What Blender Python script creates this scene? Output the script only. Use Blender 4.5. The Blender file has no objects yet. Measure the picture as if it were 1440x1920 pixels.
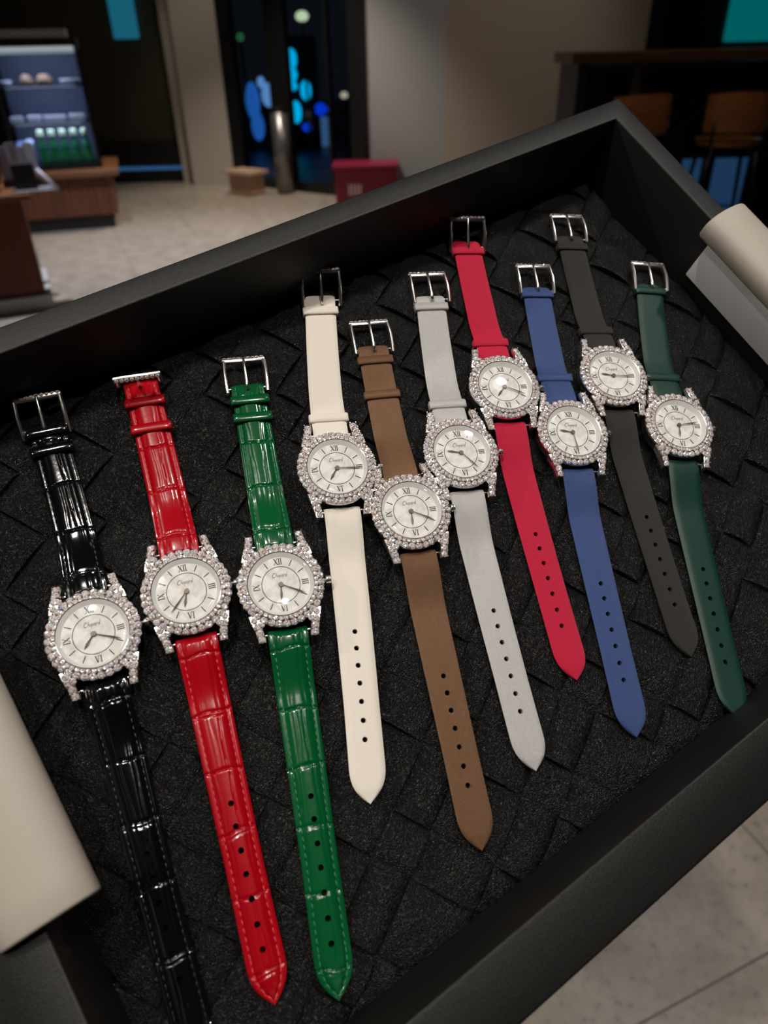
import bpy, bmesh, math, random
from mathutils import Matrix, Vector
random.seed(7)
S = bpy.context.scene
COL = S.collection
PI = math.pi

# ------------------------------------------------------------------ camera
CAM_LOC = Vector((0, 0, 1.25))
PITCH, ROLL = math.radians(33), math.radians(1.4)
fw = Vector((0, math.cos(PITCH), -math.sin(PITCH)))
rt0 = Vector((1, 0, 0)); up0 = Vector((0, math.sin(PITCH), math.cos(PITCH)))
rt = math.cos(ROLL) * rt0 - math.sin(ROLL) * up0
up = math.cos(ROLL) * up0 + math.sin(ROLL) * rt0
cd = bpy.data.cameras.new('camera')
cam = bpy.data.objects.new('camera', cd); COL.objects.link(cam)
cam.matrix_world = Matrix.Translation(CAM_LOC) @ Matrix((rt, up, -fw)).transposed().to_4x4()
cd.sensor_fit = 'VERTICAL'; cd.sensor_height = 36; cd.sensor_width = 27
cd.lens = 1343.86 / 1920 * 36
cd.clip_start = 0.02; cd.clip_end = 60
cd.dof.use_dof = True; cd.dof.focus_distance = 0.325; cd.dof.aperture_fstop = 9.5
S.camera = cam
S.view_settings.view_transform = 'Standard'
S.view_settings.look = 'None'
S.view_settings.gamma = 1
S.view_settings.exposure = 0.0

# tray frame in the world (millimetres -> metres). X,Y lie in the tray, Z is its normal
TR = Matrix(((0.987454, -0.007577, 0.157725), (0.094834, 0.827108, -0.553985), (-0.126258, 0.561993, 0.817449)))
TO = Vector((0.0, 0.2607, 1.0807))
TRAY = Matrix.Translation(TO) @ (TR * 0.001).to_4x4()
TA = math.radians(31.5)
TRAY_EN = TRAY @ Matrix.Rotation(TA, 4, 'Z')            # x along the long side, y towards the far side

# ------------------------------------------------------------------ world and lights
w = bpy.data.worlds.new('world'); S.world = w; w.use_nodes = True
w.node_tree.nodes['Background'].inputs[0].default_value = (0.25, 0.3, 0.42, 1)
w.node_tree.nodes['Background'].inputs[1].default_value = 0.02


def spot(name, loc, target, power, size, angle, blend=0.3, col=(1, 0.93, 0.84)):
    l = bpy.data.lights.new(name, 'SPOT'); l.energy = power; l.shadow_soft_size = size
    l.spot_size = math.radians(angle); l.spot_blend = blend; l.color = col
    o = bpy.data.objects.new(name, l); COL.objects.link(o)
    o.location = loc
    d = Vector(target) - Vector(loc)
    o.rotation_euler = d.to_track_quat('-Z', 'Y').to_euler()
    return o


def area(name, loc, target, power, sx, sy, col=(1, 0.93, 0.84)):
    l = bpy.data.lights.new(name, 'AREA'); l.energy = power; l.shape = 'RECTANGLE'; l.size = sx; l.size_y = sy
    l.color = col
    o = bpy.data.objects.new(name, l); COL.objects.link(o)
    o.location = loc
    d = Vector(target) - Vector(loc)
    o.rotation_euler = d.to_track_quat('-Z', 'Y').to_euler()
    return o


KEY = spot('key_downlight', (-0.30, -0.26, 2.93), (0.03, 0.30, 1.08), 52, 0.03, 50)
spot('left_fill', (-2.1, 0.35, 2.93), (0.05, 0.38, 1.1), 48, 0.04, 40)  # added fill from the left to brighten the handle flap
spot('buckle_fill', (0.33, -0.53, 2.93), (0.05, 0.32, 1.05), 44, 0.03, 50)  # added fill so the buckles by the far wall get light
spot('far_rim_fill', (0.85, 0.40, 2.93), (0.15, 0.40, 1.05), 30, 0.04, 60, col=(1, 0.93, 0.86))  # added fill, placed for a sheen on the far rim
spot('near_side_fill', (-0.95, -0.85, 2.93), (0.0, 0.35, 1.05), 24, 0.04, 60, col=(1, 0.9, 0.8))  # added fill from the near side for buckles and flap
# downlights over the lobby floor
for (x, y, p) in ((-1.7, 4.6, 310), (-1.0, 6.9, 210), (1.3, 1.6, 34)):
    spot('lobby_downlight', (x, y, 2.93), (x, y, 0), p, 0.06, 95, 0.6, (0.86, 0.88, 1.0) if y < 5 else (1, 0.88, 0.74))
spot('wall_washer', (0.9, 5.6, 2.93), (0.7, 7.1, 0.6), 24, 0.08, 80, 0.7, (1, 0.9, 0.82))
spot('column_washer', (-1.6, 7.6, 2.93), (-1.75, 8.7, 0.7), 25, 0.08, 50, 0.7, (1, 0.88, 0.76))
spot('chair_fill', (1.9, 4.4, 2.93), (1.9, 5.1, 0.9), 16, 0.06, 60, 0.7, (1, 0.85, 0.7))  # added fill that brightens the bar chairs


# ------------------------------------------------------------------ materials
def ramp(nt, fac, stops):
    r = nt.nodes.new('ShaderNodeValToRGB')
    while len(r.color_ramp.elements) < len(stops):
        r.color_ramp.elements.new(0.5)
    for e, (p, c) in zip(r.color_ramp.elements, stops):
        e.position = p; e.color = (*c, 1)
    nt.links.new(fac, r.inputs[0])
    return r.outputs[0]


def mat(name, base, rough=0.5, metal=0.0, spec=0.5, coat=0.0, coat_rough=0.03, sheen=0.0,
        noise=None, bump=None, emit=None, coat_bump=False):
    """noise=(scale, amount, detail, stretch) varies the colour; bump=[(kind, scale, strength, dist, stretch)]"""
    m = bpy.data.materials.new(name); m.use_nodes = True
    nt = m.node_tree; b = nt.nodes['Principled BSDF']
    b.inputs['Base Color'].default_value = (*base, 1)
    b.inputs['Roughness'].default_value = rough
    b.inputs['Metallic'].default_value = metal
    b.inputs['Specular IOR Level'].default_value = spec
    b.inputs['Coat Weight'].default_value = coat
    b.inputs['Coat Roughness'].default_value = coat_rough
    b.inputs['Sheen Weight'].default_value = sheen
    tc = nt.nodes.new('ShaderNodeTexCoord')

    def mapped(st):
        mp = nt.nodes.new('ShaderNodeMapping'); mp.inputs['Scale'].default_value = st
        nt.links.new(tc.outputs['Object'], mp.inputs[0]); return mp.outputs[0]
    if noise:
        sc, am, det, st = noise
        n = nt.nodes.new('ShaderNodeTexNoise'); n.inputs['Scale'].default_value = sc; n.inputs['Detail'].default_value = det
        nt.links.new(mapped(st), n.inputs['Vector'])
        lo = tuple(max(0, c * (1 - am)) for c in base); hi = tuple(min(1, c * (1 + am)) for c in base)
        nt.links.new(ramp(nt, n.outputs['Fac'], [(0.3, lo), (0.7, hi)]), b.inputs['Base Color'])
    prev = None
    for (kind, sc, stg, dist, st) in (bump or []):
        if kind == 'noise':
            n = nt.nodes.new('ShaderNodeTexNoise'); n.inputs['Scale'].default_value = sc; n.inputs['Detail'].default_value = 3
            h = n.outputs['Fac']
        elif kind == 'wave':
            n = nt.nodes.new('ShaderNodeTexWave'); n.inputs['Scale'].default_value = sc; n.inputs['Distortion'].default_value = 1.5
            h = n.outputs['Fac']
        else:
            n = nt.nodes.new('ShaderNodeTexVoronoi'); n.inputs['Scale'].default_value = sc; n.feature = 'DISTANCE_TO_EDGE'
            h = n.outputs['Distance']
        nt.links.new(mapped(st), n.inputs['Vector'])
        bp = nt.nodes.new('ShaderNodeBump'); bp.inputs['Strength'].default_value = stg; bp.inputs['Distance'].default_value = dist * 0.001
        nt.links.new(h, bp.inputs['Height'])
        if prev: nt.links.new(prev, bp.inputs['Normal'])
        prev = bp.outputs[0]
    if prev: nt.links.new(prev, b.inputs['Normal'])
    if prev and coat_bump: nt.links.new(prev, b.inputs['Coat Normal'])
    if emit:
        b.inputs['Emission Color'].default_value = (*emit[0], 1); b.inputs['Emission Strength'].default_value = emit[1]
    return m


def glass_mat(name, tint=(1, 1, 1), ior=1.45, rough=0.0):
    m = bpy.data.materials.new(name); m.use_nodes = True; nt = m.node_tree
    nt.nodes.remove(nt.nodes['Principled BSDF'])
    out = nt.nodes['Material Output']
    t = nt.nodes.new('ShaderNodeBsdfTransparent'); t.inputs[0].default_value = (*tint, 1)
    g = nt.nodes.new('ShaderNodeBsdfGlossy'); g.inputs['Roughness'].default_value = rough
    f = nt.nodes.new('ShaderNodeFresnel'); f.inputs[0].default_value = ior
    mx = nt.nodes.new('ShaderNodeMixShader')
    nt.links.new(f.outputs[0], mx.inputs[0]); nt.links.new(t.outputs[0], mx.inputs[1]); nt.links.new(g.outputs[0], mx.inputs[2])
    nt.links.new(mx.outputs[0], out.inputs[0])
    return m


MM = 1.0   # watch and tray meshes are in millimetres (their objects carry the 0.001 scale)
one = (1, 1, 1)
M = {}
M['steel'] = mat('polished_steel', (0.92, 0.90, 0.88), 0.24, 1.0)
M['bezel_metal'] = mat('white_gold', (0.80, 0.77, 0.75), 0.22, 1.0)
M['rehaut'] = mat('rehaut_steel', (0.80, 0.79, 0.78), 0.4, 0.3)
M['ink'] = mat('dial_ink', (0.028, 0.025, 0.023), 0.6, 0.0, spec=0.2)
M['hand'] = mat('hand_metal', (0.13, 0.095, 0.075), 0.42, 0.5)
M['crystal'] = glass_mat('sapphire_crystal', (0.985, 0.99, 0.985), 1.25)

# mother of pearl
m = mat('mother_of_pearl', (0.74, 0.74, 0.71), 0.45, 0.0, spec=0.3, coat=0.0)
nt = m.node_tree; b = nt.nodes['Principled BSDF']
tc = nt.nodes.new('ShaderNodeTexCoord')
n1 = nt.nodes.new('ShaderNodeTexNoise'); n1.inputs['Scale'].default_value = 0.16; n1.inputs['Detail'].default_value = 5
n1.inputs['Distortion'].default_value = 1.2
nt.links.new(tc.outputs['Object'], n1.inputs['Vector'])
nt.links.new(ramp(nt, n1.outputs['Fac'], [(0.25, (0.54, 0.535, 0.52)), (0.45, (0.68, 0.67, 0.65)), (0.58, (0.80, 0.80, 0.79)), (0.72, (0.78, 0.71, 0.66))]), b.inputs['Base Color'])
M['pearl'] = m

# diamonds: faceted, sparkle painted as a random dark
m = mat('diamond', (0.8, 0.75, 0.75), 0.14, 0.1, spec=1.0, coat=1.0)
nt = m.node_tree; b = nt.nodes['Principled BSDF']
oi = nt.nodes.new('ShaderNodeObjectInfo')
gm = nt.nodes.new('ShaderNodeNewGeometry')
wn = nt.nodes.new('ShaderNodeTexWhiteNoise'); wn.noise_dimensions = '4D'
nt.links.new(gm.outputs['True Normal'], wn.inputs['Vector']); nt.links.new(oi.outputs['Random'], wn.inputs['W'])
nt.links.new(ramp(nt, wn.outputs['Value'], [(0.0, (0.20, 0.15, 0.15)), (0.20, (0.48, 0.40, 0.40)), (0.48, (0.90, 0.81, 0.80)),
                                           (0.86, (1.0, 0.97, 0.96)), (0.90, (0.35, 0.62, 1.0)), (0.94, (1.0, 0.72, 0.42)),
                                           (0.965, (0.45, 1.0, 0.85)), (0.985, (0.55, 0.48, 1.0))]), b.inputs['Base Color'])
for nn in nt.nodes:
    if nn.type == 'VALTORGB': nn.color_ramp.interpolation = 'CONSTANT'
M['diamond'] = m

# strap materials (object space in mm)
grain = [('noise', 2.2, 0.25, 0.3, one)]
M['croc_black'] = mat('black_patent_crocodile', (0.003, 0.003, 0.004), 0.12, coat=1.0, spec=0.5, bump=[('noise', 0.30, 0.3, 0.18, one)])
M['croc_red'] = mat('red_patent_crocodile', (0.40, 0.001, 0.008), 0.25, coat=0.9, spec=0.3, bump=[('noise', 0.30, 0.3, 0.18, one)])
M['croc_green'] = mat('green_patent_crocodile', (0.001, 0.090, 0.024), 0.22, coat=0.9, spec=0.3, bump=[('noise', 0.30, 0.3, 0.18, one)])
M['thread_black'] = mat('black_thread', (0.015, 0.015, 0.016), 0.35)
M['thread_red'] = mat('red_thread', (0.75, 0.05, 0.06), 0.5)
M['thread_green'] = mat('green_thread', (0.03, 0.20, 0.11), 0.5)
fib = [('noise', 3.0, 0.8, 0.3, (4, 0.6, 1))]
M['white'] = mat('white_satin', (0.80, 0.74, 0.66), 0.5, spec=0.4)
M['brown'] = mat('bronze_satin', (0.19, 0.095, 0.045), 0.42, 0.35, sheen=0.05, noise=(3.0, 0.35, 4, (3, 1, 1)), bump=fib)
M['silver'] = mat('silver_satin', (0.58, 0.57, 0.57), 0.42, 0.25, sheen=0.1, noise=(4.0, 0.18, 5, (2, 1, 1)), bump=fib)
M['red'] = mat('raspberry_satin', (0.58, 0.004, 0.045), 0.6, spec=0.3, sheen=0.1, noise=(3.0, 0.15, 4, (3, 1, 1)), bump=fib)
M['blue'] = mat('blue_satin', (0.036, 0.075, 0.235), 0.45, 0.2, spec=0.4, sheen=0.1, noise=(3.0, 0.28, 4, (3, 1, 1)), bump=fib)
M['black'] = mat('black_satin', (0.018, 0.017, 0.015), 0.6, spec=0.35, sheen=0.08, noise=(3.0, 0.3, 4, (3, 1, 1)), bump=fib)
M['green'] = mat('dark_green_leather', (0.003, 0.034, 0.024), 0.42, spec=0.4, bump=[('noise', 2.0, 0.3, 0.3, (1, 3, 1))])

# woven nappa leather
M['weave'] = mat('black_woven_nappa', (0.004, 0.004, 0.004), 0.42, spec=0.30, coat=0.70, coat_rough=0.20, coat_bump=True,
                 bump=[('noise', 0.12, 0.4, 2.0, one), ('voronoi', 1.35, 1.0, 1.5, (1, 1, 0.4)), ('noise', 3.2, 0.8, 0.35, one)])
M['tray_leather'] = mat('tray_leather', (0.005, 0.005, 0.0045), 0.48, spec=0.42, bump=[('noise', 2.4, 0.5, 0.35, one)])
M['cream_leather'] = mat('cream_leather', (0.43, 0.39, 0.335), 0.5, spec=0.4, bump=[('noise', 2.2, 0.35, 0.25, one)])


# ------------------------------------------------------------------ mesh helpers
def new_obj(name, verts, faces, material, parent=None, smooth=True, mw=None):
    me = bpy.data.meshes.new(name); me.from_pydata(verts, [], faces); me.update()
    if smooth: me.polygons.foreach_set('use_smooth', [True] * len(me.polygons))
    me.materials.append(material)
    o = bpy.data.objects.new(name, me); COL.objects.link(o)
    if parent is not None: o.parent = parent
    if mw is not None: o.matrix_world = mw
    return o


def bm_obj(name, bm, material, parent=None, smooth=True, mw=None):
    bmesh.ops.recalc_face_normals(bm, faces=bm.faces)
    me = bpy.data.meshes.new(name); bm.to_mesh(me); bm.free()
    if smooth: me.polygons.foreach_set('use_smooth', [True] * len(me.polygons))
    me.materials.append(material)
    o = bpy.data.objects.new(name, me); COL.objects.link(o)
    if parent is not None: o.parent = parent
    if mw is not None: o.matrix_world = mw
    return o


def box(bm, c, s, rot=None, bevel=0.0, seg=2):
    mt = Matrix.Translation(c)
    if rot is not None: mt = mt @ rot
    r = bmesh.ops.create_cube(bm, size=1, matrix=mt @ Matrix.Diagonal((*s, 1)))
    if bevel > 0:
        es = list({e for v in r['verts'] for e in v.link_edges})
        bmesh.ops.bevel(bm, geom=es, offset=bevel, segments=seg, affect='EDGES', profile=0.5)


def cyl(bm, c, r1, r2, h, seg=32, rot=None, caps=True):
    mt = Matrix.Translation(c)
    if rot is not None: mt = mt @ rot
    bmesh.ops.create_cone(bm, cap_ends=caps, segments=seg, radius1=r1, radius2=r2, depth=h, matrix=mt)


def lathe(profile, seg=96, center=(0, 0, 0), closed=False):
    vs, fs = [], []
    n = len(profile)
    for i in range(seg):
        a = 2 * PI * i / seg
        for (r, z) in profile:
            vs.append((center[0] + r * math.cos(a), center[1] + r * math.sin(a), center[2] + z))
    for i in range(seg):
        j = (i + 1) % seg
        for k in range(n if closed else n - 1):
            l = (k + 1) % n
            fs.append((i * n + k, j * n + k, j * n + l, i * n + l))
    return vs, fs


def autosmooth(o, deg=35):
    me = o.data
    bm = bmesh.new(); bm.from_mesh(me)
    for e in bm.edges:
        if len(e.link_faces) == 2 and e.calc_face_angle(0) > math.radians(deg): e.smooth = False
    bm.to_mesh(me); bm.free()
    return o


def empty(name, mw, label, cat, group=None):
    o = bpy.data.objects.new(name, None); COL.objects.link(o)
    o.empty_display_size = 0.01
    o.matrix_world = mw
    tag(o, label, cat, group)
    return o


def tag(o, label, cat, group=None):
    o['label'] = label; o['category'] = cat
    if group: o['group'] = group
    return o


def structure(o, label=None):
    o['kind'] = 'structure'
    if label: o['label'] = label
    return o


# ------------------------------------------------------------------ the room
def tile_mat(name, base, grout, size, rough, speck):
    m = mat(name, base, rough)
    nt = m.node_tree; b = nt.nodes['Principled BSDF']
    tc = nt.nodes.new('ShaderNodeTexCoord')
    mp = nt.nodes.new('ShaderNodeMapping'); mp.inputs['Rotation'].default_value = (0, 0, math.radians(-21.8)); mp.inputs['Location'].default_value = (0.2845, 0.288, 0)
    nt.links.new(tc.outputs['Object'], mp.inputs[0])
    br = nt.nodes.new('ShaderNodeTexBrick'); br.offset = 0.0
    br.inputs['Scale'].default_value = 1.0; br.inputs['Brick Width'].default_value = size; br.inputs['Row Height'].default_value = size
    br.inputs['Mortar Size'].default_value = 0.002; br.inputs['Mortar Smooth'].default_value = 0.1
    nt.links.new(mp.outputs[0], br.inputs['Vector'])
    n = nt.nodes.new('ShaderNodeTexNoise'); n.inputs['Scale'].default_value = 60; n.inputs['Detail'].default_value = 4
    nt.links.new(tc.outputs['Object'], n.inputs['Vector'])
    n2 = nt.nodes.new('ShaderNodeTexNoise'); n2.inputs['Scale'].default_value = 9; n2.inputs['Detail'].default_value = 6
    nt.links.new(tc.outputs['Object'], n2.inputs['Vector'])
    c1 = ramp(nt, n.outputs['Fac'], [(0.30, tuple(c * (1 - speck) for c in base)), (0.42, base), (0.7, tuple(min(1, c * 1.12) for c in base))])
    c2 = ramp(nt, n2.outputs['Fac'], [(0.3, (0.70, 0.68, 0.66)), (0.65, (1, 1, 1))])
    mx = nt.nodes.new('ShaderNodeMix'); mx.data_type = 'RGBA'; mx.blend_type = 'MULTIPLY'; mx.inputs[0].default_value = 1
    nt.links.new(c1, mx.inputs[6]); nt.links.new(c2, mx.inputs[7])
    mx2 = nt.nodes.new('ShaderNodeMix'); mx2.data_type = 'RGBA'
    nt.links.new(br.outputs['Fac'], mx2.inputs[0]); nt.links.new(mx.outputs[2], mx2.inputs[6]); mx2.inputs[7].default_value = (*grout, 1)
    nt.links.new(mx2.outputs[2], b.inputs['Base Color'])
    return m


R = {}
R['floor'] = tile_mat('stone_tile', (0.41, 0.355, 0.295), (0.12, 0.10, 0.09), 0.60, 0.42, 0.28)
R['ceiling'] = mat('ceiling_paint', (0.10, 0.095, 0.09), 0.9)
R['dark_wall'] = mat('dark_olive_wall', (0.060, 0.050, 0.030), 0.7)
R['column'] = mat('column_plaster', (0.42, 0.38, 0.33), 0.7)
R['grey'] = mat('grey_wall_paint', (0.30, 0.30, 0.31), 0.75)
R['warm'] = mat('warm_wall_paint', (0.32, 0.27, 0.225), 0.75)
R['black'] = mat('black_panel', (0.008, 0.008, 0.010), 0.45)
R['frame'] = mat('black_aluminium', (0.006, 0.006, 0.007), 0.4)
R['glass'] = glass_mat('window_glass', (0.75, 0.8, 0.85), 1.25)
R['asphalt'] = mat('night_paving', (0.03, 0.035, 0.045), 0.4)
R['wood'] = mat('counter_wood', (0.13, 0.042, 0.017), 0.45, noise=(3.0, 0.25, 4, (14, 14, 0.6)))
R['wood_top'] = mat('counter_top_wood', (0.20, 0.085, 0.035), 0.35, noise=(3.0, 0.2, 4, (2, 10, 10)))
R['dark_wood'] = mat('dark_table_wood', (0.085, 0.033, 0.015), 0.4, noise=(3.0, 0.25, 4, (1, 12, 12)))
R['chair_wood'] = mat('chair_plywood', (0.42, 0.16, 0.045), 0.35, noise=(3.0, 0.2, 4, (2, 8, 8)))


def bobj(name, boxes, material, parent=None, kind=None, bevel=0.0):
    bm = bmesh.new()
    for bx in boxes:
        c, s = bx[0], bx[1]
        r = Matrix.Rotation(bx[2], 4, 'Z') if len(bx) > 2 else None
        box(bm, c, s, r, bevel)
    o = bm_obj(name, bm, material, parent, smooth=False)
    if kind: structure(o)
    return o


def ab(x0, x1, y0, y1, z0, z1):
    return ((x0 + x1) / 2, (y0 + y1) / 2, (z0 + z1) / 2), (x1 - x0, y1 - y0, z1 - z0)


bobj('floor', [ab(-5, 4.6, -2.5, 9.6, -0.05, 0)], R['floor'], kind=1)
bobj('ceiling', [ab(-5, 4.6, -2.5, 9.6, 3.0, 3.05)], R['ceiling'], kind=1)
bobj('wall_back', [ab(-5.0, -2.12, 9.05, 9.2, 0, 3.0)], R['dark_wall'], kind=1)
bobj('wall_left', [ab(-5.1, -5.0, -2.5, 9.2, 0, 3.0)], R['dark_wall'], kind=1)
bobj('wall_front', [ab(-5.0, 4.6, -2.6, -2.5, 0, 3.0)], R['warm'], kind=1)
bobj('baseboard_back', [ab(-5.0, -2.12, 8.97, 9.05, 0, 0.40)], R['black'], kind=1)
structure(bobj('trim_1', [ab(-3.6, -2.13, 8.955, 8.972, 0.13, 0.165)], mat('blue_strip_light', (0.02, 0.05, 0.09), 0.4, emit=((0.05, 0.20, 0.50), 0.35))), 'blue light strip in the black skirting')
# column beside the alcove: a lit face with a set-back pilaster on its left
bobj('wall_column', [ab(-2.02, -1.53, 8.70, 9.3, 0, 3.0), ab(-2.16, -2.02, 8.85, 9.3, 0, 3.0)], R['column'], kind=1)
# slanted storefront
A = Vector((-1.53, 8.70, 0)); B = Vector((-0.12, 7.60, 0))
L = (B - A).length; ang = math.atan2((B - A).y, (B - A).x)
SF = Matrix.Translation(A) @ Matrix.Rotation(ang, 4, 'Z')


def sfbox(name, lst, material, parent=None):
    bm = bmesh.new()
    for (x0, x1, z0, z1, t) in lst:
        box(bm, ((x0 + x1) / 2, 0, (z0 + z1) / 2), (x1 - x0, t, z1 - z0))
    return bm_obj(name, bm, material, parent, smooth=False, mw=SF if parent is None else None)


fr = structure(sfbox('window_1', [(0, 0.17, 0, 2.4, 0.08), (0.66, 0.90, 0, 2.4, 0.08), (L - 0.10, L + 0.06, 0, 2.4, 0.08),
                                  (0.17, 0.66, 0, 0.10, 0.07), (0.90, L - 0.1, 0, 0.10, 0.07), (0.17, L - 0.1, 2.3, 2.4, 0.07),
                                  (1.40, 1.43, 0.1, 2.3, 0.05)], R['frame']))
sfbox('window_pane', [(0.17, 0.66, 0.10, 2.3, 0.012)], R['glass'], fr)
sfbox('window_pane', [(0.90, 1.40, 0.10, 2.3, 0.012)], R['glass'], fr)
sfbox('window_pane', [(1.43, L - 0.1, 0.10, 2.3, 0.012)], R['glass'], fr)
structure(sfbox('trim_2', [(0, L, 2.4, 3.0, 0.1)], R['black']))


def wall_seg(name, p, q, material, t=0.12, h=3.0, z0=0.0):
    p = Vector(p); q = Vector(q); c = (p + q) / 2; d = q - p
    bm = bmesh.new()
    nrm = Vector((-d.y, d.x)).normalized() * t / 2
    box(bm, (c.x + nrm.x, c.y + nrm.y, (z0 + h) / 2), (d.length, t, h - z0), Matrix.Rotation(math.atan2(d.y, d.x), 4, 'Z'))
    return structure(bm_obj(name, bm, material, smooth=False))


wall_seg('wall_grey', (-0.07, 7.58), (0.62, 7.22), R['grey'])
wall_seg('wall_warm', (0.62, 7.22), (2.03, 6.34), R['warm'])
# right-hand night window behind the bar table
bobj('window_2', [ab(2.05, 2.15, 6.30, 6.40, 0, 3.0), ab(2.05, 4.6, 6.30, 6.40, 2.5, 3.0), ab(2.05, 4.6, 6.30, 6.40, 0, 0.1),
                  ab(4.5, 4.6, 6.30, 6.40, 0, 3.0)], R['frame'], kind=1)
bobj('window_pane', [ab(2.15, 4.5, 6.345, 6.355, 0.1, 2.5)], R['glass'], bpy.data.objects['window_2'])
bobj('wall_right', [ab(4.6, 4.7, -2.5, 6.4, 0, 3.0)], R['warm'], kind=1)
bobj('ground', [ab(-8, 9, 9.6, 24, -0.06, -0.02), ab(-2.1, 9, 6.45, 9.6, -0.07, -0.052)], R['asphalt'], kind=1)

# unseen ceiling light fittings, added to reflect in stones and steel
def unseen_ceiling_light(x, y, label, s=0.075):
    e = empty('unseen_ceiling_light', Matrix.Translation((x, y, 2.985)), label, 'ceiling light', 'unseen ceiling downlights')
    vs, fs = lathe([(s, -0.02), (s * 1.25, -0.02), (s * 1.3, 0.0), (s, 0.012)], 32, closed=True)
    new_obj('trim_ring', vs, fs, R['frame'], e)
    bm = bmesh.new(); cyl(bm, (0, 0, -0.002), s, s, 0.004, 32)
    bm_obj('lamp', bm, M_lamp, e, smooth=False)


M_lamp = mat('lamp_glow', (1, 0.95, 0.88), 0.5, emit=((1, 0.93, 0.84), 14))
for (x, y, t) in ((-0.30, -0.30, 'above the left of the tray'), (0.33, -0.57, 'above and behind the camera'), (0.85, 0.36, 'to the right of the tray'), (-0.95, -0.89, 'to the left of the tray'),
                  (-1.7, 4.6, 'above the lobby floor by the till counter'), (-1.0, 6.9, 'above the lobby floor near the glass door'),
                  (0.9, 5.6, 'in front of the warm wall'), (-1.6, 7.6, 'in front of the column'), (-2.1, 0.31, 'far to the left of the tray'), (1.9, 4.4, 'above the bar chairs')):
    unseen_ceiling_light(x, y, 'unseen round ceiling downlight ' + t)

# ------------------------------------------------------------------ things outside at night
def glow(name, col, st, rough=0.4):
    return mat(name, tuple(min(1, c * 0.4) for c in col), rough, emit=(col, st))


def blob(bm, c, r, sx=1, sz=1):
    bmesh.ops.create_uvsphere(bm, u_segments=16, v_segments=10, radius=r, matrix=Matrix.Translation(c) @ Matrix.Diagonal((sx, 0.5, sz, 1)))


def neon(name, items, material, label, cat='neon sign', panel=None):
    e = empty(name, Matrix.Identity(4), label, cat)
    bm = bmesh.new()
    for (c, r, sx, sz) in items: blob(bm, c, r, sx, sz)
    bm_obj('lit_tube', bm, material, e)
    if panel: bobj('backing_panel', [panel], R['frame'], e)
    return e


neon('neon_sign', [((-1.155, 12.0, 1.13), 0.085, 0.9, 1.5), ((-1.16, 12.0, 0.94), 0.08, 0.9, 1.1), ((-1.165, 12.0, 0.80), 0.075, 0.9, 0.8),
                   ((-0.98, 12.0, 0.74), 0.085, 0.9, 1.5), ((-1.14, 12.0, 0.47), 0.085, 0.9, 1.7)],
     glow('cyan_neon', (0.0, 0.50, 0.85), 1.3), 'bright cyan neon shapes stacked vertically beyond the dark glass door', panel=ab(-1.34, -0.80, 12.06, 12.1, -0.05, 1.4))
neon('neon_lettering', [((-0.78, 12.0, 0.50), 0.085, 1, 1.0), ((-1.00, 12.0, 0.27), 0.07, 1, 0.8), ((-0.66, 12.0, 0.50), 0.05, 0.6, 1.0)],
     glow('blue_neon', (0.0, 0.06, 0.9), 0.8), 'deep blue neon dots low to the right of the cyan neon')
bobj_ = bobj('kiosk_wall', [ab(-1.20, -0.72, 12.3, 12.6, -0.05, 0.36)], mat('kiosk_blue', (0.10, 0.2, 0.34), 0.5, emit=((0.06, 0.15, 0.30), 0.75)))
bobj_.name = 'street_kiosk'; tag(bobj_, 'dim blue-lit street kiosk below the cyan neon outside', 'kiosk')
neon('blue_wall_light', [((-1.76, 12, 0.62), 0.13, 0.8, 1.9), ((-1.72, 12, 0.30), 0.12, 0.8, 1.6)], glow('azure_glow', (0.02, 0.14, 0.5), 0.9),
     'blurred azure light behind the left door pane', 'lamp')
neon('pale_blue_lamp', [((-1.60, 11.9, 0.86), 0.055, 1, 1.3), ((-1.52, 11.9, 0.70), 0.09, 1, 1.7)], glow('pale_blue_glow', (0.16, 0.36, 0.72), 1.0),
     'pale blue-white lamp behind the left door pane above the steel post', 'lamp')
neon('street_lamp', [((-0.93, 11.6, 1.61), 0.062, 1.4, 1)], glow('lamp_white', (0.75, 0.85, 0.5), 1.1), 'whitish-green street lamp at the top of the door glass', 'lamp')
neon('small_street_lamp', [((-0.43, 12, 0.67), 0.045, 1.2, 1)], glow('lamp_warm', (0.8, 0.62, 0.45), 0.8), 'tiny warm lamp behind the right door pane', 'lamp')
bm = bmesh.new()
vs, fs = lathe([(0.035 + 0.007 * math.cos(t), 0.007 * math.sin(t)) for t in [i * PI / 4 for i in range(8)]], 24, closed=True)
o = new_obj('green_ring_light', vs, fs, glow('green_glow', (0.08, 0.5, 0.15), 0.7), None, mw=Matrix.Translation((-1.84, 12.0, 1.40)) @ Matrix.Rotation(PI / 2, 4, 'X'))
bm.free(); tag(o, 'small green ring light at the top left of the door glass', 'lamp')

bobj('wall_outside', [ab(2.4, 6.5, 8.06, 8.16, -0.06, 2.4)], R['asphalt'], kind=1)
for nm, x, top in (('street_lamp', -0.93, 1.56), ('small_street_lamp', -0.43, 0.63), ('green_ring_light', -1.84, 1.34)):
    bm = bmesh.new(); mwp = bpy.data.objects[nm].matrix_world
    cyl(bm, (0, 0, (top - 0.02) / 2), 0.018, 0.018, top + 0.02, 10)
    p_ = bm_obj('post', bm, R['frame'], None, mw=Matrix.Translation((x, 11.6 if nm == 'street_lamp' else 12.0, 0)))
    p_.parent = bpy.data.objects[nm]; p_.matrix_parent_inverse = mwp.inverted()
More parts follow.
